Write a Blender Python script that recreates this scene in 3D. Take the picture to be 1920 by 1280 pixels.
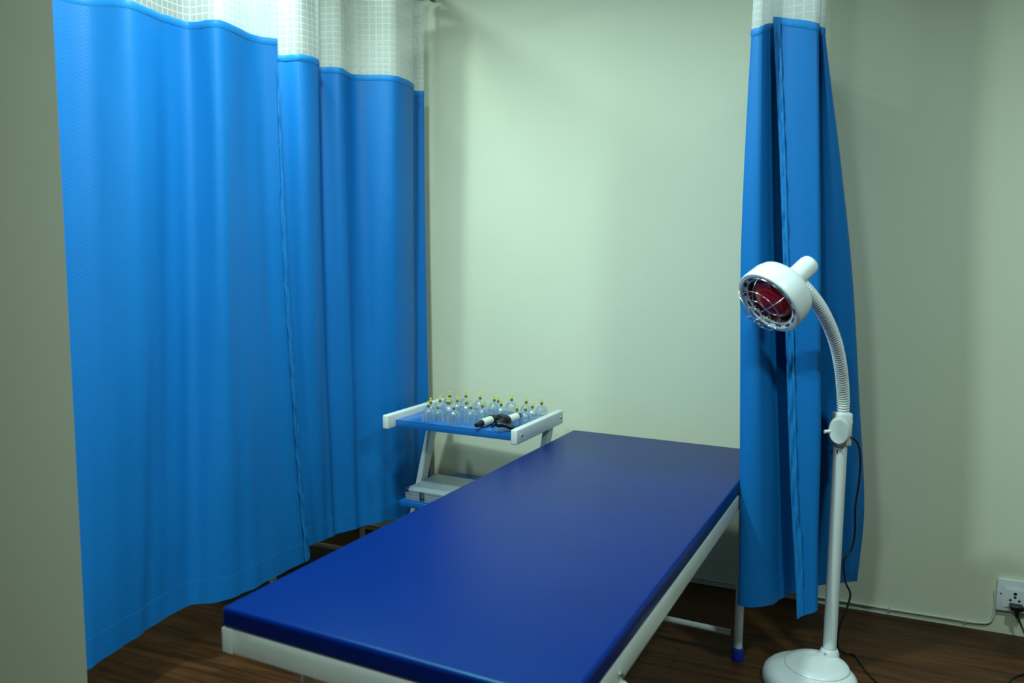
import bpy, bmesh, math, random
from mathutils import Vector, Matrix
random.seed(7)
for o in list(bpy.data.objects): bpy.data.objects.remove(o)
scene = bpy.context.scene
col = scene.collection
PI = math.pi

# ------------------------------------------------------------------ camera
cam_d = bpy.data.cameras.new('camera'); cam = bpy.data.objects.new('camera', cam_d); col.objects.link(cam)
RT = Vector((0.921647, 0.387952, 0.007809)); UP = Vector((-0.048407, 0.094983, 0.994301)); FW = Vector((-0.384999, 0.916772, -0.106321))
m = Matrix.Identity(4)
for i in range(3):
    m[i][0] = RT[i]; m[i][1] = UP[i]; m[i][2] = -FW[i]
m.translation = Vector((0, -3.145, 1.31))
cam.matrix_world = m
cam_d.sensor_width = 36; cam_d.lens = 1487/1920*36; cam_d.clip_start = .05
cam_d.dof.use_dof = True; cam_d.dof.focus_distance = 3.0; cam_d.dof.aperture_fstop = 3.2
scene.camera = cam

# ------------------------------------------------------------------ world, lights, exposure
w = bpy.data.worlds.new('world'); scene.world = w; w.use_nodes = True
w.node_tree.nodes['Background'].inputs[0].default_value = (.73, 1, .95, 1)
w.node_tree.nodes['Background'].inputs[1].default_value = 0.0
vs = scene.view_settings
scene.display_settings.display_device = 'sRGB'
vs.view_transform = 'Standard'; vs.look = 'None'; vs.gamma = 1; vs.exposure = -0.06; vs.use_curve_mapping = False
LC = (.70, 1.0, .95)
def ceiling_or_fill_lamp(x, y, z, watts, r, spread=180):
    d = bpy.data.lights.new('ceiling_or_fill_light', 'AREA'); d.shape = 'DISK'; d.size = 2*r; d.energy = watts; d.color = LC; d.spread = math.radians(spread)
    o = bpy.data.objects.new('ceiling_or_fill_light', d); o.location = (x, y, z); col.objects.link(o); return o
ceiling_or_fill_lamp(-1.12, -1.80, 2.57, 41, .07)
ceiling_or_fill_lamp(-1.84, -1.15, 2.57, 18, .07)
ceiling_or_fill_lamp(-.75, -1.20, 2.57, 10, .08)
ceiling_or_fill_lamp(.75, -1.75, 2.57, 27, .10)  # added fill: lifts the wall shadow and the right curtain panel
ceiling_or_fill_lamp(-.5, -3.4, 2.57, 36, .12)  # added front fill: brightens the left wall and camera-facing cloth

# ------------------------------------------------------------------ materials
def mat(name, base, rough=.5, metal=0, spec=.5, **kw):
    M = bpy.data.materials.new(name); M.use_nodes = True
    b = M.node_tree.nodes['Principled BSDF']
    b.inputs['Base Color'].default_value = (*base, 1); b.inputs['Roughness'].default_value = rough
    b.inputs['Metallic'].default_value = metal; b.inputs['Specular IOR Level'].default_value = spec
    for k, v in kw.items(): b.inputs[k.replace('_', ' ')].default_value = v
    return M
def N(M, t, **kw):
    n = M.node_tree.nodes.new(t)
    for k, v in kw.items(): setattr(n, k, v)
    return n
def L(M, a, b): M.node_tree.links.new(a, b)
def math_n(M, op, a, b=None, c=None):
    n = N(M, 'ShaderNodeMath', operation=op)
    for i, v in enumerate((a, b, c)):
        if v is None: continue
        if isinstance(v, (int, float)): n.inputs[i].default_value = v
        else: L(M, v, n.inputs[i])
    return n.outputs[0]
def noise_color(M, c1, c2, scale, detail=4, coord='Object', stretch=(1, 1, 1), lo=.35, hi=.65, bump=0, bscale=None):
    b = M.node_tree.nodes['Principled BSDF']
    tc = N(M, 'ShaderNodeTexCoord'); mp = N(M, 'ShaderNodeMapping'); mp.inputs['Scale'].default_value = stretch
    L(M, tc.outputs[coord], mp.inputs[0])
    nz = N(M, 'ShaderNodeTexNoise'); nz.inputs['Scale'].default_value = scale; nz.inputs['Detail'].default_value = detail
    L(M, mp.outputs[0], nz.inputs['Vector'])
    cr = N(M, 'ShaderNodeValToRGB'); cr.color_ramp.elements[0].position = lo; cr.color_ramp.elements[1].position = hi
    cr.color_ramp.elements[0].color = (*c1, 1); cr.color_ramp.elements[1].color = (*c2, 1)
    L(M, nz.outputs[0], cr.inputs[0]); L(M, cr.outputs[0], b.inputs['Base Color'])
    if bump:
        n2 = N(M, 'ShaderNodeTexNoise'); n2.inputs['Scale'].default_value = bscale or scale; n2.inputs['Detail'].default_value = 6
        L(M, mp.outputs[0], n2.inputs['Vector'])
        bp = N(M, 'ShaderNodeBump'); bp.inputs['Strength'].default_value = bump; bp.inputs['Distance'].default_value = .01
        L(M, n2.outputs[0], bp.inputs['Height']); L(M, bp.outputs[0], b.inputs['Normal'])
    return M
WALL = noise_color(mat('cream_wall_paint', (.7, .7, .6), .6, spec=.3), (.70, .70, .53), (.73, .725, .56), 1.6, 5, bump=.08, bscale=14)
CEIL = noise_color(mat('ceiling_board', (.45, .46, .43), .8), (.44, .45, .42), (.46, .47, .44), 3)
DIM = noise_color(mat('low_bounce_dark_wall', (.2, .22, .2), .7), (.16, .18, .15), (.19, .21, .18), 3)  # for unseen walls, coloured dark to cut bounce light
WHITE = noise_color(mat('white_powder_coat', (.72, .72, .7), .35), (.66, .67, .64), (.71, .72, .69), 8)
PLASTIC = noise_color(mat('white_lamp_plastic', (.74, .76, .76), .3), (.73, .755, .76), (.76, .78, .785), 6)
GREYPL = mat('pale_grey_ring', (.66, .70, .76), .4)
DARK = mat('dark_slot', (.01, .01, .015), .6)
BLACK = mat('black_plastic', (.008, .009, .012), .3)
CHROME = mat('chrome', (.75, .77, .78), .15, 1)
STEEL = mat('dull_steel', (.33, .34, .34), .35, 1)
ALU = noise_color(mat('brushed_aluminium', (.6, .62, .63), .4, .7), (.56, .6, .61), (.62, .65, .66), 40, stretch=(1, 12, 12))
ALUTOP = noise_color(mat('aluminium_sheet', (.5, .55, .56), .42, .5), (.44, .5, .52), (.48, .53, .55), 30)
BLUEMETAL = noise_color(mat('blue_enamel', (.02, .2, .5), .25), (.008, .115, .40), (.011, .13, .43), 5)
CAPBLUE = mat('blue_rubber', (.01, .03, .35), .5)
YELLOW = mat('yellow_valve', (.68, .62, .05), .4)
VALVE = mat('valve_brass_grey', (.14, .15, .08), .35, .3)
SKIN_W = mat('white_pump_tube', (.72, .72, .6), .35)
VINYL = noise_color(mat('royal_blue_vinyl', (.004, .03, .3), .36, spec=.3), (.0, .0095, .12), (.0, .011, .135), 3, bump=.03, bscale=9)
RED = mat('red_glass_bulb', (.34, .006, .005), .14, spec=.4, Coat_Weight=.15)
SOCK = mat('socket_plastic', (.7, .72, .74), .35)
CABW = mat('painted_cable', (.62, .62, .54), .5)

VINYL.node_tree.nodes['Principled BSDF'].inputs['Specular Tint'].default_value = (.25, .92, 1, 1)
FLOOR = mat('wood_laminate', (.2, .1, .05), .42, spec=.15)
def build_floor(M):
    b = M.node_tree.nodes['Principled BSDF']
    tc = N(M, 'ShaderNodeTexCoord')
    br = N(M, 'ShaderNodeTexBrick'); br.offset = .37; br.inputs['Scale'].default_value = 1
    br.inputs['Brick Width'].default_value = 1.25; br.inputs['Row Height'].default_value = .19; br.inputs['Mortar Size'].default_value = .0012
    br.inputs['Color1'].default_value = (.07, .029, .011, 1); br.inputs['Color2'].default_value = (.10, .041, .0155, 1); br.inputs['Mortar'].default_value = (.03, .015, .007, 1)
    L(M, tc.outputs['Object'], br.inputs['Vector'])
    mp = N(M, 'ShaderNodeMapping'); mp.inputs['Scale'].default_value = (1.2, 16, 1); L(M, tc.outputs['Object'], mp.inputs[0])
    nz = N(M, 'ShaderNodeTexNoise'); nz.inputs['Scale'].default_value = 2.6; nz.inputs['Detail'].default_value = 8; nz.inputs['Distortion'].default_value = .8
    L(M, mp.outputs[0], nz.inputs['Vector'])
    cr = N(M, 'ShaderNodeValToRGB'); cr.color_ramp.elements[0].color = (.45, .42, .40, 1); cr.color_ramp.elements[1].color = (1.15, 1.1, 1.05, 1)
    cr.color_ramp.elements[0].position = .32; cr.color_ramp.elements[1].position = .68
    L(M, nz.outputs[0], cr.inputs[0])
    mx = N(M, 'ShaderNodeMix', data_type='RGBA', blend_type='MULTIPLY'); mx.inputs[0].default_value = 1
    L(M, br.outputs['Color'], mx.inputs[6]); L(M, cr.outputs[0], mx.inputs[7]); L(M, mx.outputs[2], b.inputs['Base Color'])
    bp = N(M, 'ShaderNodeBump'); bp.inputs['Strength'].default_value = .15; bp.inputs['Distance'].default_value = .004
    L(M, nz.outputs[0], bp.inputs['Height']); L(M, bp.outputs[0], b.inputs['Normal'])
build_floor(FLOOR)

def cloth_material(name, c1, c2, herring=True):
    M = mat(name, c1, .5, spec=.22)
    b = M.node_tree.nodes['Principled BSDF']
    uv = N(M, 'ShaderNodeUVMap'); sp = N(M, 'ShaderNodeSeparateXYZ'); L(M, uv.outputs[0], sp.inputs[0])
    tri = math_n(M, 'PINGPONG', sp.outputs[0], .011)
    s = math_n(M, 'ADD', sp.outputs[1], tri)
    st = math_n(M, 'SINE', math_n(M, 'MULTIPLY', s, 2*PI/.0115))
    nz = N(M, 'ShaderNodeTexNoise'); nz.inputs['Scale'].default_value = 5; nz.inputs['Detail'].default_value = 3; L(M, uv.outputs[0], nz.inputs['Vector'])
    f = math_n(M, 'MULTIPLY_ADD', st, .055 if herring else .03, math_n(M, 'MULTIPLY_ADD', nz.outputs[0], .5, .25))
    mx = N(M, 'ShaderNodeMix', data_type='RGBA'); mx.inputs[6].default_value = (*c1, 1); mx.inputs[7].default_value = (*c2, 1); mx.clamp_factor = True
    L(M, f, mx.inputs[0]); L(M, mx.outputs[2], b.inputs['Base Color'])
    bp = N(M, 'ShaderNodeBump'); bp.inputs['Strength'].default_value = .06; bp.inputs['Distance'].default_value = .0012
    L(M, st, bp.inputs['Height']); L(M, bp.outputs[0], b.inputs['Normal'])
    return M
CLOTH = cloth_material('blue_curtain_weave', (.003, .130, .42), (.006, .162, .48))
BAND = cloth_material('blue_seam_satin', (.006, .165, .47), (.012, .20, .55), False)
def net_material():
    M = bpy.data.materials.new('white_curtain_net'); M.use_nodes = True; nt = M.node_tree; nt.nodes.clear()
    out = N(M, 'ShaderNodeOutputMaterial')
    uv = N(M, 'ShaderNodeUVMap'); sp = N(M, 'ShaderNodeSeparateXYZ'); L(M, uv.outputs[0], sp.inputs[0])
    a = math_n(M, 'LESS_THAN', math_n(M, 'FRACT', math_n(M, 'DIVIDE', sp.outputs[0], .0215)), .17)
    b = math_n(M, 'LESS_THAN', math_n(M, 'FRACT', math_n(M, 'DIVIDE', sp.outputs[1], .0215)), .17)
    g = math_n(M, 'MAXIMUM', a, b)
    al = math_n(M, 'MULTIPLY_ADD', g, .28, .52)
    df = N(M, 'ShaderNodeBsdfDiffuse'); df.inputs[0].default_value = (.90, .90, .89, 1)
    tl = N(M, 'ShaderNodeBsdfTranslucent'); tl.inputs[0].default_value = (.90, .90, .89, 1)
    m1 = N(M, 'ShaderNodeMixShader'); m1.inputs[0].default_value = .45; L(M, df.outputs[0], m1.inputs[1]); L(M, tl.outputs[0], m1.inputs[2])
    tr = N(M, 'ShaderNodeBsdfTransparent'); m2 = N(M, 'ShaderNodeMixShader')
    L(M, al, m2.inputs[0]); L(M, tr.outputs[0], m2.inputs[1]); L(M, m1.outputs[0], m2.inputs[2]); L(M, m2.outputs[0], out.inputs[0])
    return M
NET = net_material()
def glass_material():
    M = bpy.data.materials.new('clear_cup_plastic'); M.use_nodes = True; nt = M.node_tree; nt.nodes.clear()
    out = N(M, 'ShaderNodeOutputMaterial')
    tr = N(M, 'ShaderNodeBsdfTransparent'); tr.inputs[0].default_value = (.93, .96, .97, 1)
    gl = N(M, 'ShaderNodeBsdfGlossy'); gl.inputs['Roughness'].default_value = .06; gl.inputs[0].default_value = (.9, .95, .95, 1)
    df = N(M, 'ShaderNodeBsdfDiffuse'); df.inputs[0].default_value = (.55, .66, .68, 1)
    lw = N(M, 'ShaderNodeLayerWeight'); lw.inputs[0].default_value = .32
    m0 = N(M, 'ShaderNodeMixShader'); m0.inputs[0].default_value = .35; L(M, gl.outputs[0], m0.inputs[1]); L(M, df.outputs[0], m0.inputs[2])
    f = math_n(M, 'MULTIPLY_ADD', lw.outputs['Facing'], .52, .20)
    m1 = N(M, 'ShaderNodeMixShader'); L(M, f, m1.inputs[0]); L(M, tr.outputs[0], m1.inputs[1]); L(M, m0.outputs[0], m1.inputs[2]); L(M, m1.outputs[0], out.inputs[0])
    return M
GLASS = glass_material()

# ------------------------------------------------------------------ mesh helpers
class MB:
    def __init__(s): s.v = []; s.f = []; s.uv = {}
    def add(s, vs, fs, M=None):
        o = len(s.v)
        for p in vs: s.v.append(tuple(M @ Vector(p)) if M else tuple(p))
        for f in fs: s.f.append(tuple(i+o for i in f))
        return s
    def box(s, x0, x1, y0, y1, z0, z1, bev=0, M=None, seg=2):
        bm = bmesh.new(); bmesh.ops.create_cube(bm, size=1)
        for v in bm.verts:
            v.co = Vector((x0+(v.co.x+.5)*(x1-x0), y0+(v.co.y+.5)*(y1-y0), z0+(v.co.z+.5)*(z1-z0)))
        if bev: bmesh.ops.bevel(bm, geom=bm.edges[:], offset=bev, segments=seg, profile=.5, affect='EDGES')
        bm.verts.index_update()
        s.add([v.co.copy() for v in bm.verts], [[v.index for v in f.verts] for f in bm.faces], M); bm.free(); return s
    def lathe(s, prof, n=32, M=None, cap0=False, cap1=False):
        vs = []; fs = []
        for r, z in prof:
            for k in range(n): vs.append((r*math.cos(2*PI*k/n), r*math.sin(2*PI*k/n), z))
        for i in range(len(prof)-1):
            for k in range(n):
                a = i*n+k; b = i*n+(k+1) % n; fs.append((a, b, b+n, a+n))
        if cap0: fs.append(tuple(reversed(range(n))))
        if cap1: fs.append(tuple(range((len(prof)-1)*n, len(prof)*n)))
        return s.add(vs, fs, M)
    def tube(s, pts, r, n=12, closed=False, rz=None, caps=True):
        P = [Vector(p) for p in pts]; vs = []; fs = []; k = len(P); up = None
        for i in range(k):
            if closed: t = P[(i+1) % k]-P[i-1]
            else: t = P[min(i+1, k-1)]-P[max(i-1, 0)]
            t.normalize()
            if rz is not None:                       # flattened: wide along world z
                b = Vector((0, 0, 1)); a = t.cross(b); a = a.normalized() if a.length > 1e-5 else Vector((1, 0, 0))
            else:
                if up is None: up = Vector((0, 0, 1)) if abs(t.z) < .9 else Vector((1, 0, 0))
                a = t.cross(up).normalized(); b = a.cross(t).normalized(); up = b
            ra = r(i/(k-1)) if callable(r) else r; rb = rz if rz is not None else ra
            for q in range(n):
                an = 2*PI*q/n; vs.append(P[i]+a*(ra*math.cos(an))+b*(rb*math.sin(an)))
        for i in range(k if closed else k-1):
            for q in range(n):
                i2 = (i+1) % k; fs.append((i*n+q, i*n+(q+1) % n, i2*n+(q+1) % n, i2*n+q))
        if caps and not closed: fs.append(tuple(reversed(range(n)))); fs.append(tuple(range((k-1)*n, k*n)))
        return s.add(vs, fs)
    def build(s, name, material, parent=None, smooth=40, uvs=None):
        me = bpy.data.meshes.new(name); me.from_pydata([tuple(v) for v in s.v], [], s.f); me.update()
        bm = bmesh.new(); bm.from_mesh(me); bmesh.ops.recalc_face_normals(bm, faces=bm.faces); bm.to_mesh(me); bm.free()
        if uvs:
            ul = me.uv_layers.new(name='UVMap')
            for lp in me.loops: ul.data[lp.index].uv = uvs[lp.vertex_index]
        me.materials.append(material)
        for p in me.polygons: p.use_smooth = True
        me.set_sharp_from_angle(angle=math.radians(smooth))
        o = bpy.data.objects.new(name, me); col.objects.link(o)
        if parent: o.parent = parent
        return o
def tag(o, label, cat, group=None):
    o['label'] = label; o['category'] = cat
    if group: o['group'] = group
    return o
def thing(name, label, cat, loc=(0, 0, 0), rz=0, group=None):
    o = bpy.data.objects.new(name, None); o.empty_display_size = .05; col.objects.link(o)
    o.location = loc; o.rotation_euler = (0, 0, rz); return tag(o, label, cat, group)
def struct(o): o['kind'] = 'structure'; return o
def align(p, d):                                     # matrix taking +Z to direction d at point p
    q = Vector((0, 0, 1)).rotation_difference(Vector(d).normalized()); return Matrix.Translation(p) @ q.to_matrix().to_4x4()
def cr_spline(P, n):                                 # centripetal Catmull-Rom through P
    P = [Vector(p) for p in P]; P = [2*P[0]-P[1]]+P+[2*P[-1]-P[-2]]; out = []
    for i in range(1, len(P)-2):
        p0, p1, p2, p3 = P[i-1:i+3]
        t0 = 0; t1 = t0+max((p1-p0).length, 1e-4)**.5; t2 = t1+max((p2-p1).length, 1e-4)**.5; t3 = t2+max((p3-p2).length, 1e-4)**.5
        for k in range(n):
            t = t1+(t2-t1)*k/n
            A1 = p0*((t1-t)/(t1-t0))+p1*((t-t0)/(t1-t0)); A2 = p1*((t2-t)/(t2-t1))+p2*((t-t1)/(t2-t1)); A3 = p2*((t3-t)/(t3-t2))+p3*((t-t2)/(t3-t2))
            B1 = A1*((t2-t)/(t2-t0))+A2*((t-t0)/(t2-t0)); B2 = A2*((t3-t)/(t3-t1))+A3*((t-t1)/(t3-t1))
            out.append(B1*((t2-t)/(t2-t1))+B2*((t-t1)/(t2-t1)))
    out.append(P[-2]); return out

# ------------------------------------------------------------------ setting
def slab(name, M, *b): return struct(MB().box(*b).build(name, M))
slab('floor', FLOOR, -4.6, 2.6, -5.6, .1, -.1, 0)
slab('ceiling', CEIL, -4.6, 2.6, -5.6, .1, 2.6, 2.7)
slab('wall_back', WALL, -4.6, 2.6, 0, .1, 0, 2.6)
slab('wall_right', DIM, 2.5, 2.6, -5.6, 0, 0, 2.6)
slab('wall_front', DIM, -4.6, 2.6, -5.6, -5.5, 0, 2.6)
slab('wall_rear_left', DIM, -4.6, -4.5, -5.5, 0, 0, 2.6)
_x = [(-4.5, -1.965), (-1.514, -1.965), (-1.60, -1.925), (-4.5, -1.925)]
struct(MB().add([(x, y, z) for z in (0, 2.6) for x, y in _x], [(0, 1, 2, 3), (4, 5, 6, 7), (0, 1, 5, 4), (1, 2, 6, 5), (2, 3, 7, 6), (3, 0, 4, 7)]).build('wall_left', WALL, None, 20))

# ------------------------------------------------------------------ curtains
def grid_obj(rows, name, M, parent, uvs=None, smooth=60):
    m = MB(); n = len(rows[0]); vs = []; fs = []
    for r in rows: vs += r
    for i in range(len(rows)-1):
        for k in range(n-1): a = i*n+k; fs.append((a, a+1, a+n+1, a+n))
    m.add(vs, fs); return m.build(name, M, parent, smooth, uvs)
def vinterp(levels, T, M):
    """levels: rows of spline samples at fractions T -> M+1 rows, smooth in the vertical"""
    out = []
    for j in range(M+1):
        t = j/M; i = 0
        while i < len(T)-2 and t > T[i+1]: i += 1
        f = (t-T[i])/(T[i+1]-T[i])
        a, b = levels[i], levels[i+1]; p = levels[max(i-1, 0)]; q = levels[min(i+2, len(T)-1)]
        row = []
        for k in range(len(a)):
            m1 = (b[k]-p[k])*.5 if i > 0 else (b[k]-a[k]); m2 = (q[k]-a[k])*.5 if i < len(T)-2 else (b[k]-a[k])
            f2 = f*f; f3 = f2*f
            row.append(a[k]*(2*f3-3*f2+1)+m1*(f3-2*f2+f)+b[k]*(-2*f3+3*f2)+m2*(f3-f2))
        out.append(row)
    return out
def curtain(label, rows_ctrl, T, group, ztop_net, side=None, vis=Vector((1, -.4, 0)), nsub=14, M=72, seam_from=0, soft=0):
    levels = [cr_spline(r, nsub) for r in rows_ctrl]
    rows = vinterp(levels, T, M); n = len(rows[0])
    if soft:
        for i, r in enumerate(rows):
            for _ in range(int(soft*i/M)):
                q = [p.copy() for p in r]
                for k in range(1, n-1): r[k] = q[k-1]*.25+q[k]*.5+q[k+1]*.25
    root = thing('cubicle_curtain', label, 'curtain', group=group)
    mid = rows[M//2]; u = [0]
    for k in range(1, n): u.append(u[-1]+(mid[k]-mid[k-1]).length)
    rnd = random.Random(len(label))
    ph = [rnd.uniform(0, 6.28) for _ in range(6)]
    def nrm(i, k):
        a = rows[i][min(k+1, n-1)]-rows[i][max(k-1, 0)]; v = Vector((a.y, -a.x, 0))
        if v.length < 1e-6: v = Vector((1, 0, 0))
        return v.normalized()
    # soft wrinkles, growing towards the hem
    disp = []
    for i in range(M+1):
        t = i/M; r = []
        for k in range(n):
            d = (.0022*math.sin(u[k]*46+ph[0]+2*t)+.0016*math.sin(u[k]*81+ph[1]-3*t)*(.4+t)+.0014*math.sin(t*19+u[k]*9+ph[2])*t)
            d *= min(1, t*6)
            r.append(rows[i][k]+nrm(i, k)*d)
        disp.append(r)
    uvs = [(u[k], rows[i][k].z) for i in range(M+1) for k in range(n)]
    grid_obj(disp, 'fabric_panel', CLOTH, root, uvs)
    # bottom hem: folded double cloth, a slightly proud strip
    hem = MB(); i0 = M-2
    # net header
    top = rows[0]; nr = 10; net = []
    for j in range(nr+1):
        f = j/nr; net.append([Vector((p.x, p.y, p.z-.004+(ztop_net-p.z+.004)*f)) + nrm(0, k)*(.006*math.sin(u[k]*52+ph[3])*f) for k, p in enumerate(top)])
    nuv = [(u[k]*1.0, p.z) for r in net for k, p in enumerate(r)]
    grid_obj(net, 'net_header', NET, root, nuv)
    # rolled seam between net and cloth, and the tape the hooks hang from
    tp = [p+Vector((0, 0, -.008)) for p in top[seam_from:]]
    tp = [p+Vector((0, 0, .0005*math.sin(k*.9)+.0012*math.sin(k*.23))) for k, p in enumerate(tp)]
    MB().tube(tp, .0032, 10, rz=.0115).build('seam_band', BAND, root, 60)
    MB().tube([Vector((p.x, p.y, ztop_net)) for p in top], .003, 8, rz=.014).build('heading_tape', BAND, root, 60)
    # stitched bottom hem
    hp = [p for p in disp[-1]]
    rows_h = []
    for q, i in enumerate((M-3, M)):
        for s in (0,):
            rows_h.append([disp[i][k] for k in range(n)])
    front = [[p+nrm(M, k)*.001*sg for k, p in enumerate(r)] for sg in (1, -1) for r in (rows_h if sg > 0 else rows_h[::-1])]
    front.append(front[0])
    huv = [(u[k], p.z) for r in front for k, p in enumerate(r)]
    grid_obj(front, 'bottom_hem', CLOTH, root, huv)
    if side:
        ks, sgn, width = side
        strip = []; suv = []
        for i in range(M+1):
            t = i/M; r = []
            nn = 7
            for q in range(nn):
                dist = width(t)*q/(nn-1)
                if ks == 0:
                    k = 0
                    while k < n-2 and (rows[i][k+1]-rows[i][0]).length < dist: k += 1
                else:
                    k = n-1
                    while k > 1 and (rows[i][k-1]-rows[i][n-1]).length < dist: k -= 1
                a = disp[i][0 if ks == 0 else n-1]; b = disp[i][k]
                d = (b-a); p = a+(d.normalized()*min(dist, d.length) if d.length > 1e-6 else d)
                ruf = .0022*math.sin(t*95+q*1.1)+.0018*math.sin(t*171+q*.6+1)
                p = p+nrm(i, 0 if ks == 0 else n-1)*sgn*(.0045+ruf*(q/(nn-1))**.5)
                r.append(p); suv.append((dist, p.z))
            strip.append(r)
        grid_obj(strip, 'side_hem', BAND, root, suv, 80)
    return root

def two_level(top, bot, zt, zb, power=1.7):
    T = [0, .2, .4, .6, .8, 1]; rows = []
    for s in T:
        t = s**power
        rows.append([(a[0]+(b[0]-a[0])*t, a[1]+(b[1]-a[1])*t, zt+(zb-zt)*s) for a, b in zip(top, bot)])
    return rows, T
CG = 'blue cubicle curtains'
ft = [(-2.03, -1.87), (-1.99, -1.70), (-1.946, -1.521), (-1.857, -1.462), (-1.869, -1.326), (-1.857, -1.253), (-1.764, -1.234), (-1.769, -1.064), (-1.731, -1.002)]
fb = [(-1.80, -1.885), (-1.79, -1.81), (-1.797, -1.733), (-1.816, -1.597), (-1.838, -1.463), (-1.842, -1.345), (-1.766, -1.279), (-1.745, -1.10), (-1.742, -.878)]
r_, T_ = two_level(ft, fb, 2.0, .22)
curtain('wide blue cubicle curtain nearest the left wall end, with a gathered side seam', r_, T_, CG, 2.385, side=(1, 1, lambda t: .004+.03*t), soft=22)
rt = [(-1.93, -1.06), (-1.865, -.835), (-1.79, -.814), (-1.771, -.734), (-1.842, -.633), (-1.772, -.597), (-1.785, -.481), (-1.65, -.41), (-1.656, -.26), (-1.715, -.149), (-1.685, -.115)]
rb = [(-1.83, -1.02), (-1.822, -.786), (-1.815, -.74), (-1.80, -.68), (-1.80, -.62), (-1.775, -.57), (-1.757, -.497), (-1.70, -.40), (-1.665, -.28), (-1.69, -.17), (-1.655, -.12)]
r_, T_ = two_level(rt, rb, 2.0, .22)
curtain('folded blue cubicle curtain behind the trolley, ending at the cream back wall', r_, T_, CG, 2.385, soft=22)
RC = {
'F0': [(-0.237, -0.605, 2.018), (-0.219, -0.604, 1.81), (-0.2, -0.604, 1.581), (-0.18, -0.603, 1.313), (-0.16, -0.602, 1.04), (-0.14, -0.602, 0.762), (-0.122, -0.601, 0.536), (-0.107, -0.6, 0.384), (-0.091, -0.6, 0.191)],
'F1': [(-0.113, -0.605, 1.987), (-0.102, -0.604, 1.788), (-0.09, -0.604, 1.569), (-0.077, -0.603, 1.312), (-0.065, -0.602, 1.05), (-0.052, -0.602, 0.782), (-0.045, -0.601, 0.563), (-0.041, -0.6, 0.415), (-0.036, -0.6, 0.227)],
'FB': [(-0.125, -0.56, 1.993), (-0.115, -0.559, 1.793), (-0.103, -0.559, 1.574), (-0.091, -0.558, 1.316), (-0.078, -0.557, 1.052), (-0.066, -0.557, 0.784), (-0.059, -0.556, 0.565), (-0.055, -0.555, 0.417), (-0.049, -0.555, 0.229)],
'V': [(-0.226, -0.55, 2.015), (-0.206, -0.548, 1.814), (-0.185, -0.545, 1.593), (-0.17, -0.542, 1.334), (-0.155, -0.539, 1.07), (-0.138, -0.536, 0.8), (-0.125, -0.534, 0.58), (-0.116, -0.532, 0.432), (-0.105, -0.53, 0.244)],
'M': [(-0.246, -0.6, 2.001), (-0.236, -0.596, 1.802), (-0.226, -0.592, 1.582), (-0.212, -0.588, 1.324), (-0.197, -0.583, 1.059), (-0.175, -0.579, 0.79), (-0.16, -0.575, 0.57), (-0.151, -0.573, 0.421), (-0.141, -0.57, 0.233)],
'PK': [(-0.262, -0.67, 1.978), (-0.258, -0.669, 1.781), (-0.252, -0.669, 1.565), (-0.244, -0.668, 1.309), (-0.234, -0.667, 1.048), (-0.222, -0.667, 0.782), (-0.211, -0.666, 0.566), (-0.204, -0.666, 0.419), (-0.195, -0.665, 0.234)],
'L': [(-0.29, -0.66, 1.973), (-0.295, -0.66, 1.777), (-0.298, -0.66, 1.561), (-0.297, -0.66, 1.305), (-0.29, -0.66, 1.044), (-0.279, -0.66, 0.778), (-0.272, -0.66, 0.561), (-0.268, -0.66, 0.414), (-0.263, -0.66, 0.228)],
'R': [(-0.095, -0.56, 1.982), (-0.066, -0.532, 1.795), (-0.031, -0.502, 1.587), (0.007, -0.468, 1.338), (0.037, -0.434, 1.079), (0.064, -0.399, 0.811), (0.085, -0.371, 0.588), (0.092, -0.353, 0.434), (0.083, -0.33, 0.235)],
'RM': [(-0.102, -0.58, 1.982), (-0.08, -0.557, 1.796), (-0.057, -0.533, 1.587), (-0.031, -0.504, 1.339), (-0.008, -0.475, 1.081), (0.015, -0.447, 0.814), (0.033, -0.424, 0.594), (0.037, -0.409, 0.442), (0.03, -0.39, 0.245)],
'RV': [(-0.117, -0.55, 1.995), (-0.107, -0.532, 1.804), (-0.097, -0.513, 1.591), (-0.085, -0.49, 1.337), (-0.073, -0.467, 1.074), (-0.061, -0.445, 0.801), (-0.054, -0.427, 0.576), (-0.049, -0.415, 0.422), (-0.045, -0.4, 0.225)],
}
ZB = [1.99, 1.79, 1.57, 1.31, 1.05, .79, .57, .424, .24]
for nm, xa, xb, y in (('B0', -.272, -.235, -.575), ('B1', -.205, -.185, -.47), ('B2', -.245, -.225, -.37), ('B3', -.19, -.17, -.27), ('B4', -.24, -.215, -.17), ('B5', -.20, -.17, -.07), ('B6', -.155, -.12, -.10), ('B7', -.165, -.12, -.25), ('B8', -.14, -.07, -.37)):
    RC[nm] = [(xa+(xb-xa)*min(1, (1.99-z)/1.3), y, z) for z in ZB]          # the folds stacked back along the track to the wall
order = ['F0', 'F1', 'FB', 'V', 'M', 'PK', 'L', 'B0', 'B1', 'B2', 'B3', 'B4', 'B5', 'B6', 'B7', 'B8', 'R', 'RM', 'RV']
TR = [0, .12, .25, .4, .55, .7, .82, .9, 1]
curtain('blue cubicle curtain bunched narrow beside the bed, behind the lamp', [[RC[k][i] for k in order] for i in range(9)], TR, CG, 2.385, side=(0, 1, lambda t: .022+.004*t))

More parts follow.
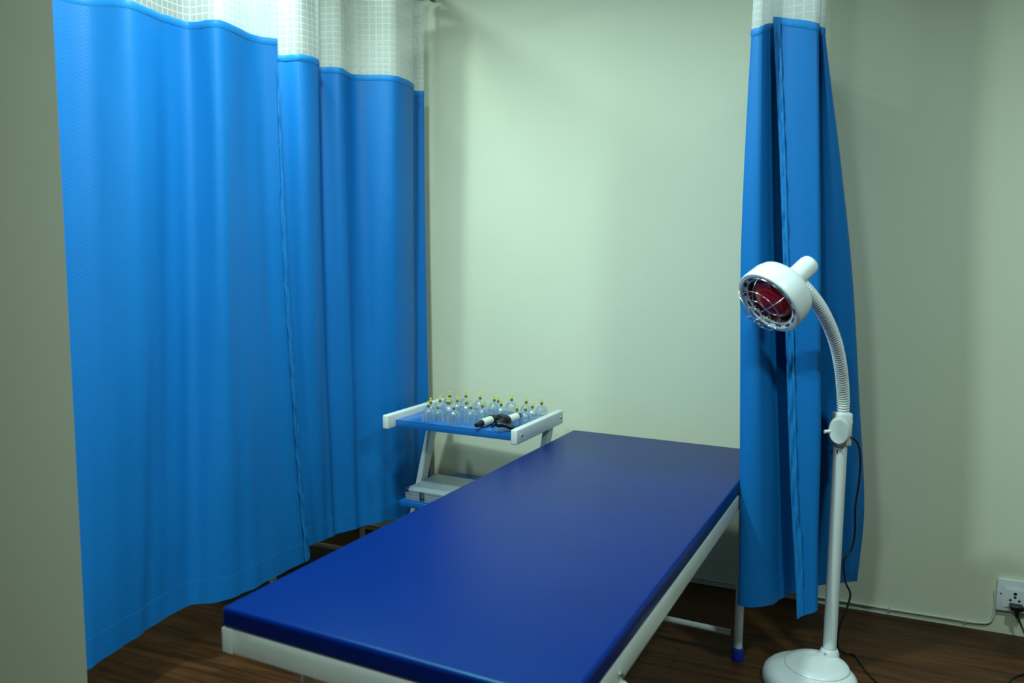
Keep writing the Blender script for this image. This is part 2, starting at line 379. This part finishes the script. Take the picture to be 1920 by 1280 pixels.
# curtain tracks with wall flanges
def track(label, x):
    t = thing('curtain_track', label, 'curtain rail', (x, 0, 2.43))
    MB().tube([(0, -.02, 0), (0, -2.2, 0)], .0125, 14).build('rod', CHROME, t)
    MB().lathe([(.0, 0), (.034, 0), (.034, .006), (.024, .012), (.018, .03), (.0, .03)], 24, align((0, 0, 0), (0, -1, 0))).build('wall_flange', CHROME, t)
    b = MB()
    b.tube([(0, -1.0, .01), (0, -1.0, .168)], .006, 10).build('ceiling_hanger', CHROME, t)
track('chrome curtain track above the two left curtains, fixed to the back wall', -1.69)
track('chrome curtain track above the bunched right curtain', -.18)

# ------------------------------------------------------------------ examination bed
def make_bed():
    t = thing('exam_bed', 'white tubular examination bed with royal blue vinyl mattress beside the back wall', 'bed', (-.676, -1.0935, 0), math.radians(-3.75))
    W, H = .3705, .917
    # mattress: rounded slab, slightly crowned
    bm = bmesh.new(); bmesh.ops.create_grid(bm, x_segments=24, y_segments=56, size=1)
    bm.free()
    mt = MB(); nx, ny = 30, 66; vs = []; fs = []
    zt, zb, R = .620, .577, .010
    ring = [(0, zb), (0, zt-R)]+[(R-R*math.cos(a), zt-R+R*math.sin(a)) for a in (PI/8, PI/4, 3*PI/8)]+[(R, zt)]
    mt.box(-W, W, -H, H, zb, zt, .009, seg=4)
    mt.build('mattress', VINYL, t, 50)
    # piping-like seam along the upper edge
    z0, z1 = .527, .577
    fr = MB()
    for s in (-1, 1):
        fr = MB().box(s*W-.014-.014*s, s*W+.014-.014*s, -H, H, z0, z1, .002); fr.build('side_rail', WHITE, t)
        MB().box(-W+.028, W-.028, s*(H-.018)-.014, s*(H-.018)+.014, z0, z1, .002).build('end_rail', WHITE, t)
    MB().box(-W+.03, W-.03, -H+.04, H-.04, .560, .5765).build('base_board', WHITE, t)
    for sy, yy in ((1, H-.368), (-1, -H+.245)):
        for sx in (-1, 1):
            x = sx*(W+.001)
            lg = MB().tube([(x, yy, .03), (x, yy, .53)], .0138, 18).build('leg', WHITE, t)
            MB().lathe([(0, 0), (.018, 0), (.0195, .004), (.0185, .038), (.0165, .044), (.0139, .044)], 20, Matrix.Translation((x, yy, 0))).build('foot_cap', CAPBLUE, lg)
            MB().lathe([(0, .0), (.008, .0), (.008, .004), (.004, .007), (0, .007)], 12, align((sx*(W+.0005), yy, .548), (sx, 0, 0))).build('bolt', CHROME, lg)
        MB().tube([(-W+.026, yy, .088), (W-.026, yy, .088)], .0105, 14).build('stretcher', WHITE, t)
    return t
make_bed()

# low stool hidden behind the left curtains: one leg and a crossbar show under the hem
st = thing('step_stool', 'low white tubular stool seen under the hem of the folded left curtain', 'stool', (-2.07, -.63, 0))
for sx in (-1, 1):
    for sy in (-1, 1):
        MB().tube([(sx*.2, sy*.29, 0), (sx*.2, sy*.29, .27)], .0125, 14).build('leg', WHITE, st)
MB().tube([(-.2, .29, .035), (.2, .29, .035)], .011, 12).build('crossbar', WHITE, st)
MB().box(-.225, .225, -.315, .315, .27, .295, .006).build('tread', WHITE, st)

# ------------------------------------------------------------------ instrument trolley
TA = math.radians(-3.3); TC = Vector((-1.312, -.392, 0)); TK = 1.033
tr = thing('instrument_trolley', 'white and blue two-tier trolley in the corner between curtain and bed', 'trolley', TC, TA); tr.scale = (TK, TK, 1)
def shelf(name, x0, x1, y0, y1, z, lip):
    m = MB(); m.box(x0, x1, y0, y1, z-.004, z, .001)
    m.box(x0, x1, y0, y0+.0025, z-lip, z-.001, .0006); m.box(x0, x1, y1-.0025, y1, z-lip, z-.001, .0006)
    return m.build(name, BLUEMETAL, tr)
shelf('tray', -.252, .252, -.155, .195, .680, .028)
shelf('lower_shelf', -.264, .264, -.118, .325, .347, .022)
for s in (-1, 1):
    lx = s*(.2645 if s < 0 else .243)
    am = MB().box(s*.2645-.0125, s*.2645+.0125, -.205, .205, .651, .705, .005, seg=3).build('side_arm', WHITE, tr)
    for yy in (-.165, .185):
        MB().lathe([(0, 0), (.0065, 0), (.006, .002), (.002, .0035), (0, .0035)], 12, align((s*.277, yy, .680), (s, 0, 0))).build('screw', STEEL, am)
    # slanted leg, box section
    dy = -.37; top = Vector((lx, .145, .655)); bot = Vector((lx, .145+dy*.62, .055))
    vs = []
    for p in (bot, top):
        for dx, d2 in ((-.0115, -.0225), (.0115, -.0225), (.0115, .0225), (-.0115, .0225)): vs.append((p.x+dx, p.y+d2, p.z))
    MB().add(vs, [(0, 1, 2, 3), (4, 5, 6, 7), (0, 1, 5, 4), (1, 2, 6, 5), (2, 3, 7, 6), (3, 0, 4, 7)]).build('leg', WHITE, tr)
    MB().box(lx-.0125, lx+.0125, -.19, .31, .055, .085, .003).build('base_rail', WHITE, tr)
    for yy in (-.165, .285):
        c = MB().lathe([(0, -.009), (.02, -.009), (.023, -.005), (.023, .005), (.02, .009), (0, .009)], 20, align((lx, yy, .0235), (1, 0, 0))).build('caster', BLACK, tr)
        MB().box(lx-.012, lx+.012, yy-.008, yy+.008, .034, .056, .002).build('caster_fork', STEEL, c)
MB().box(-.252, .252, .255, .27, .058, .082, .002).build('base_crossbar', WHITE, tr)

# case on the lower shelf
ac = thing('metal_case', 'flat silver aluminium case lying on the lower shelf of the trolley', 'case', TC+Matrix.Rotation(TA, 3, 'Z') @ Vector((-.022, .006, .348)), TA); ac.scale = (TK, TK, TK)
CW, CD = .2225, .113
body = MB().box(-CW, CW, -CD, CD, 0, .027, .004, seg=3)
body.build('body', ALU, ac)
MB().box(-CW, CW, -CD, CD, .0285, .0465, .004, seg=3).build('lid', ALU, ac)
MB().box(-CW+.004, CW-.004, -CD+.004, CD-.004, .0462, .0482, .0009).build('lid_panel', ALUTOP, ac)
MB().box(-CW-.0012, CW+.0012, -CD-.0012, CD+.0012, .0262, .0288, .0008).build('seam_bead', ALU, ac)
MB().box(-CW-.0006, CW+.0006, -CD-.0006, CD+.0006, .0385, .0400, .0005).build('lid_bead', ALU, ac)
for sx in (-1, 1):
    lt = MB().box(sx*.145-.0105, sx*.145+.0105, -CD-.004, -CD+.002, .008, .041, .0015).build('latch', STEEL, ac)
    MB().box(sx*.145-.0055, sx*.145+.0055, -CD-.0075, -CD-.003, .013, .029, .001).build('latch_tongue', CHROME, lt)
    for sy in (-1, 1):
        MB().box(sx*(CW-.008)-.0095, sx*(CW-.008)+.0095, sy*(CD-.008)-.0095, sy*(CD-.008)+.0095, .034, .0492, .003).build('corner_cap', STEEL, ac)

# suction cups with valves
def make_cup(size):
    r, h = {'L': (.0283, .087), 'M': (.0247, .077), 'S': (.0199, .065)}[size]
    t = thing('suction_cup', '', 'cup')
    hb = h-.025                                     # bell height; the valve takes the rest
    prof = [(r*1.0, .0), (r*1.03, .0015), (r*.99, .004), (r*.985, hb*.45)]
    for k in range(1, 8):
        a = PI/2*k/8; prof.append((.0045+(r*.985-.0045)*math.cos(a), hb*.45+hb*.55*math.sin(a)))
    prof += [(.0045, hb), (.0045, hb+.005)]
    MB().lathe(prof, 28).build('bell', GLASS, t, 60)
    v = MB().lathe([(.0, hb+.001), (.0042, hb+.001), (.0042, hb+.003), (.0055, hb+.004), (.0055, hb+.008), (.004, hb+.009), (.004, hb+.011), (.0, hb+.011)], 14).build('valve', VALVE, t)
    MB().lathe([(.0, hb+.011), (.0042, hb+.011), (.0042, hb+.015), (.0030, hb+.016), (.0028, hb+.021), (.0037, hb+.022), (.0022, hb+.025), (.0, hb+.025)], 14).build('valve_cap', YELLOW, t)
    return t
cups = [(-0.125, -0.127, 'M'), (-0.154, -0.064, 'M'), (-0.111, -0.083, 'S'), (-0.144, -0.013, 'M'), (-0.097, -0.036, 'M'), (-0.134, 0.043, 'L'), (-0.061, -0.084, 'L'), (-0.019, -0.122, 'M'), (-0.084, 0.015, 'M'), (-0.077, 0.07, 'L'), (-0.031, -0.009, 'M'), (0.029, -0.082, 'M'), (-0.01, 0.062, 'L'), (0.052, -0.035, 'M'), (0.035, 0.094, 'M'), (0.028, 0.14, 'S'), (0.1, 0.024, 'M'), (0.112, 0.089, 'L'), (0.167, 0.022, 'S'), (0.161, 0.115, 'M'), (0.222, -0.021, 'M'), (0.222, 0.039, 'M'), (0.222, 0.122, 'M')]
SZ = {'L': 'large', 'M': 'medium', 'S': 'small'}
where = ['at the front left corner of the tray, leftmost of all', 'behind the leftmost cup, next to the left white arm', 'second from left in the front row', 'third back along the left white arm, behind two cups',
 'in the middle of the left-hand cluster, hidden by taller ones', 'at the back left of the tray, tallest on the left', 'behind the two front cups left of centre', 'third from left in the front row, before the tallest cluster',
 'behind the left-hand cluster, second from left at back', 'in the back row, third from left, near the tray lip', 'in the middle of the tray, directly before a back row cup', 'fourth from left in the front row',
 'centre of the back row, with the wall behind it', 'just left of the black pump handles', 'in the back row right of centre, partly hiding a small one', 'against the back lip, tucked behind a larger cup', 'directly behind the crossed black pump handles', 'standing clear in the back row behind the pumps', 'right behind the white tube of the right pump',
 'in the back row, second from the right arm', 'nearest the front beside the right white arm', 'second along the right white arm', 'in the back right corner of the tray']
protos = {}
for (x, y, s), wh in zip(cups, where):
    if s not in protos:
        o = make_cup(s); protos[s] = o
    else:
        src = protos[s]; o = src.copy(); col.objects.link(o)
        for ch in list(src.children):
            c = ch.copy(); col.objects.link(c); c.parent = o
    p = TC+Matrix.Rotation(TA, 3, 'Z') @ Vector((x*TK, y*TK, 0)); o.scale = (TK, TK, TK); o.location = (p.x, p.y, .6804); o.rotation_euler = (0, 0, random.uniform(0, 6))
    tag(o, '%s clear suction cup %s' % (SZ[s], wh), 'cup', 'clear suction cups with yellow valves on the tray')

# hand vacuum pumps lying on the tray
def make_pump(label, nose, col_, tail, grip, trig0, trig1):
    nose, col_, tail, grip, trig0, trig1 = map(Vector, (nose, col_, tail, grip, trig0, trig1))
    t = thing('vacuum_pump', label, 'pump', (nose.x, nose.y, .701), group='hand vacuum pumps on the tray'); off = -Vector(t.location); t.scale = (TK, TK, TK); CP = Vector((0, -3.145, 1.31)); t.location = CP+(Vector(t.location)-CP)*TK
    d = col_-nose; c = d.length; A = Matrix.Translation(off) @ align(nose, d)
    MB().lathe([(0, 0), (.006, 0), (.008, .004), (.0085, .018), (.0125, c*.28), (.0135, c*.32), (0, c*.32)], 20, A).build('nozzle', BLACK, t)
    MB().lathe([(0, c*.32), (.0145, c*.32), (.0145, c*.90), (0, c*.90)], 24, A).build('barrel', SKIN_W, t)
    MB().lathe([(.0145, c*.84), (.0165, c*.84), (.0165, c*.85), (.0148, c*.86), (.0148, c*.87), (.0172, c*.88), (.0172, c), (.014, c+.006), (0, c+.006)], 24, A).build('collar', BLACK, t)
    MB().tube([col_+off, col_.lerp(tail, .5)+off, tail+off], lambda f: .0125-.0025*f, 14).build('body', BLACK, t)
    MB().tube([p+off for p in cr_spline([tail, tail.lerp(grip, .3)+Vector((0, 0, .004)), tail.lerp(grip, .7)+Vector((0, 0, .003)), grip], 5)], lambda f: .0095+.0012*math.sin(f*9), 14).build('grip', BLACK, t)
    MB().tube([p+off for p in cr_spline([trig0, trig0.lerp(trig1, .5)+Vector((0, .004, .003)), trig1], 5)], lambda f: .0058-.002*f, 10).build('trigger', BLACK, t)
make_pump('black hand vacuum pump with white barrel, nozzle pointing to the tray front', (-1.182, -.655, .7165), (-1.168, -.535, .7190), (-1.163, -.506, .720), (-1.100, -.515, .721), (-1.150, -.53, .720), (-1.120, -.560, .706))
make_pump('black hand vacuum pump with white barrel pointing to the right white arm', (-1.066, -.510, .738), (-1.086, -.618, .734), (-1.099, -.655, .727), (-1.045, -.632, .714), (-1.092, -.630, .728), (-1.140, -.612, .706))

# ------------------------------------------------------------------ infrared lamp on its stand
lp = thing('infrared_lamp', 'white floor-standing infrared heat lamp with red bulb and gooseneck', 'lamp', (-.046, -.633, 0))
O = Vector((-.046, -.633, 0))
def loc(p): return Vector(p)-O
bs = MB().lathe([(0, .0), (.136, .0), (.1395, .004), (.140, .020), (.136, .034), (.126, .044), (.110, .050), (.0, .052)], 64)
base = bs.build('base', PLASTIC, lp, 50)
MB().lathe([(.0, .050), (.094, .050), (.096, .053), (.092, .058), (.070, .061), (0, .062)], 56, Matrix.Translation((.018, .028, 0))).build('raised_disc', PLASTIC, base, 50)
PX, PY = .007-O.x, -.529-O.y
MB().lathe([(.030, .050), (.030, .064), (.0245, .078), (.0215, .080)], 32, Matrix.Translation((PX, PY, 0))).build('pole_socket', PLASTIC, base)
MB().lathe([(0, 0), (.004, 0), (.0035, .002), (0, .003)], 10, align((PX-.012, PY-.0265, .068), (-.4, -.9, .1))).build('screw', CHROME, base)
pole = MB().lathe([(.0205, .055), (.0205, .76)], 32, Matrix.Translation((PX, PY, 0)), True, True).build('pole', PLASTIC, lp)
MB().box(-.0035, -.0005, -.0004, .0006, .715, .728, M=Matrix.Translation((PX-.006, PY-.0203, 0))).build('printed_mark', BLACK, pole)
# collar block with dimmer housing
B = Matrix.Translation((PX, PY, 0)) @ Matrix.Rotation(math.radians(22.9), 4, 'Z')
colr = MB().box(-.023, .026, -.023, .023, .738, .842, .006, B, 3).build('collar', PLASTIC, lp)
kb = MB()
prof = [(.0, 0), (.036, 0), (.038, .004), (.037, .020), (.031, .030), (.0, .031)]
K = B @ Matrix.Translation((-.012, -.022, .790)) @ Matrix.Rotation(math.radians(90), 4, 'X') @ Matrix.Rotation(math.radians(-30), 4, 'Y') @ Matrix.Scale(.86, 4, (1, 0, 0)) @ Matrix.Scale(1.17, 4, (0, 1, 0))
hk = kb.lathe(prof, 36, K).build('dimmer_housing', PLASTIC, colr, 50)
MB().tube([B @ Vector((-.035, -.030, .790)), B @ Vector((-.066, -.035, .787))], .0055, 14).build('clamp_pin', PLASTIC, hk)
MB().lathe([(0, 0), (.009, 0), (.008, .006), (0, .006)], 16, B @ align((.026, 0, .812), (1, 0, 0))).build('side_button', PLASTIC, colr)
# gooseneck: ribbed tube
gp = [(.009, -.529, .832), (0.009, -0.529, 0.842), (0.008, -0.54, 0.889), (-0.006, -0.598, 1.002), (-0.027, -0.662, 1.087), (-0.062, -0.744, 1.169), (-0.098, -0.807, 1.223), (-0.123, -0.836, 1.251)]
sp_ = cr_spline([loc(p) for p in gp], 60); Lg = 0; pts = [sp_[0]]
for a, b in zip(sp_, sp_[1:]): pts.append(b)
kk = len(pts)
acc = [0]
for a, b in zip(pts, pts[1:]): acc.append(acc[-1]+(b-a).length)
MB().tube(pts, lambda f: .0178+.0015*math.sin(acc[min(kk-1, int(round(f*(kk-1))))]/.0088*2*PI), 24).build('gooseneck', PLASTIC, lp, 80)
# head, +Z of the lathe points to the front
n = Vector((-.529, -.619, -.580)).normalized(); C0 = loc((-.190, -.915, 1.193))
Hm = align(C0, n)
# keep a fixed roll: local X roughly horizontal
xa = Vector((0, 0, 1)).cross(n).normalized(); ya = n.cross(xa)
Hm = Matrix(((xa.x, ya.x, n.x, C0.x), (xa.y, ya.y, n.y, C0.y), (xa.z, ya.z, n.z, C0.z), (0, 0, 0, 1))) @ Matrix.Scale(.907, 4)
hd = MB().lathe([(.0965, .004), (.1045, .004), (.1065, .0), (.1065, -.010), (.103, -.055), (.097, -.072), (.080, -.086), (.058, -.096), (.042, -.104), (.034, -.114), (.0315, -.13), (.031, -.188), (.028, -.199), (.020, -.204), (0, -.205)], 56, Hm).build('lamp_head', PLASTIC, lp, 50)
ring = MB().lathe([(.1, .0042), (.0985, .001), (.0785, -.004), (.0765, -.02)], 56, Hm).build('rim_ring', GREYPL, hd, 50)
for k in range(14):
    a = 2*PI*k/14+.12; ca, sa = math.cos(a), math.sin(a)
    S = Hm @ Matrix.Rotation(a, 4, 'Z') @ Matrix.Translation((.0885, 0, -.0012))
    MB().box(-.0048, .0048, -.0105, .0105, -.003, .0008, .0012, S).build('vent_slot', DARK, ring)
MB().lathe([(.0785, -.004), (.073, -.045), (.05, -.075), (.0, -.08)], 40, Hm).build('reflector', CHROME, hd, 60)
MB().lathe([(.0, .006), (.02, .005), (.04, .001), (.056, -.006), (.066, -.016), (.069, -.026), (.064, -.04), (.04, -.066), (.018, -.075)], 48, Hm).build('bulb', RED, hd, 60)
gr = MB()
def dome(r): return .010+.048*(1-(r/.092)**2)**.5 if r < .092 else .010
for r in (.022, .046, .070):
    gr.tube([Hm @ Vector((r*math.cos(2*PI*k/48), r*math.sin(2*PI*k/48), dome(r))) for k in range(48)], .0011, 8, closed=True)
gr.tube([Hm @ Vector((.0935*math.cos(2*PI*k/56), .0935*math.sin(2*PI*k/56), .0075)) for k in range(56)], .0015, 8, closed=True)
for k in range(6):
    a = 2*PI*k/6+.35
    gr.tube([Hm @ Vector((r*math.cos(a), r*math.sin(a), dome(r)+.001)) for r in (.0215, .03, .04, .05, .06, .07, .08, .087, .0915)]+[Hm @ Vector((.094*math.cos(a), .094*math.sin(a), .004))], .0011, 8)
gr.build('wire_guard', CHROME, hd, 80)
# printed dashes on the neck
for k, zz in enumerate((-.144, -.162, -.180)):
    S = Hm @ Matrix.Rotation(math.radians(-65), 4, 'Z') @ Matrix.Translation((0, -.0312, zz))
    MB().box(-.0008, .0008, -.0004, .0006, -.0055, .0055, M=S).build('printed_dash', DARK, hd)
# power cord to the wall socket
cp = [(.026, -.535, .767), (.038, -.541, .767), (.055, -.536, .751), (.065, -.537, .711), (.066, -.523, .632), (.06, -.504, .541), (.063, -.491, .451), (.055, -.501, .401), (.036, -.512, .37), (.043, -.517, .3), (.059, -.494, .255), (.052, -.471, .195), (.034, -.466, .13), (.03, -.43, .05), (.045, -.385, .008), (.081, -.385, .004), (.109, -.461, .004), (.142, -.536, .004), (.19, -.60, .004), (.29, -.62, .004), (.42, -.53, .004), (.516, -.395, .004), (.548, -.335, .004), (.60, -.285, .004), (.66, -.24, .004), (.665, -.17, .02), (.63, -.10, .03), (.615, -.06, .055), (.603, -.048, .085), (.598, -.045, .110)]
cd = MB().tube(cr_spline([loc(p) for p in cp], 10), .0033, 10).build('power_cord', BLACK, lp, 80)
pb = MB()
pm = Matrix.Translation(loc((.597, -.022, .113)))
pb.box(-.021, .021, -.034, 0, -.004, .013, .005, pm, 3)
pb.tube([pm @ Vector((0, -.022, .0)), pm @ Vector((.001, -.024, -.014)), pm @ Vector((.002, -.026, -.03))], lambda f: .012-.0075*f, 14)
pb.build('plug', BLACK, cd)

# ------------------------------------------------------------------ wall socket and surface cable
sk = thing('wall_socket', 'white multi-pin wall socket near the floor on the right, black plug in it', 'socket', (.615, 0, .148))
MB().box(-.074, .074, -.014, .0, -.056, .056, .004, seg=3).build('back_box', SOCK, sk)
MB().box(-.076, .076, -.020, -.0135, -.058, .058, .003, seg=3).build('face_plate', SOCK, sk)
mod = MB(); 
vs = [(-.058, -.0205, -.043), (.058, -.0205, -.043), (.058, -.0205, .036), (-.058, -.0205, .036), (-.044, -.0235, -.040), (.044, -.0235, -.040), (.044, -.0235, .022), (-.044, -.0235, .022)]
mod.add(vs, [(0, 1, 5, 4), (1, 2, 6, 5), (2, 3, 7, 6), (3, 0, 4, 7), (4, 5, 6, 7), (0, 1, 2, 3)]); md = mod.build('socket_module', SOCK, sk, 10)
for (hx, hz, r) in ((-.0215, .010, .0055), (-.0215, -.002, .0045), (-.035, -.014, .0042), (-.0085, -.014, .0042)):
    MB().lathe([(0, 0), (r, 0), (r, .0008), (0, .0008)], 16, align((hx, -.0232, hz), (0, -1, 0))).build('pin_hole', DARK, md)
MB().lathe([(0, 0), (.004, 0), (.003, .001), (0, .001)], 12, align((-.064, -.0195, .004), (0, -1, 0))).build('screw', STEEL, sk)
MB().box(.012, .036, -.027, -.022, -.025, .012, .0015).build('rocker_switch', SOCK, sk)

wc = tag(MB().tube(cr_spline([(-2.4, -.006, .026), (-1.6, -.006, .025), (-.9, -.006, .026), (-.4, -.006, .024), (.0, -.006, .027), (.2, -.006, .025), (.40, -.006, .026), (.49, -.006, .027), (.525, -.006, .036), (.538, -.006, .07), (.539, -.006, .12), (.536, -.006, .150), (.5405, -.006, .166)], 8), .0045, 10).build('surface_cable', CABW, None, 80),
         'thin cream-painted cable running along the foot of the back wall to the socket', 'cable')
for x in (-.495, .205, .45, .02):
    MB().box(x-.004, x+.004, -.0125, 0, .019, .033, .002).build('cable_clip', CABW, wc)
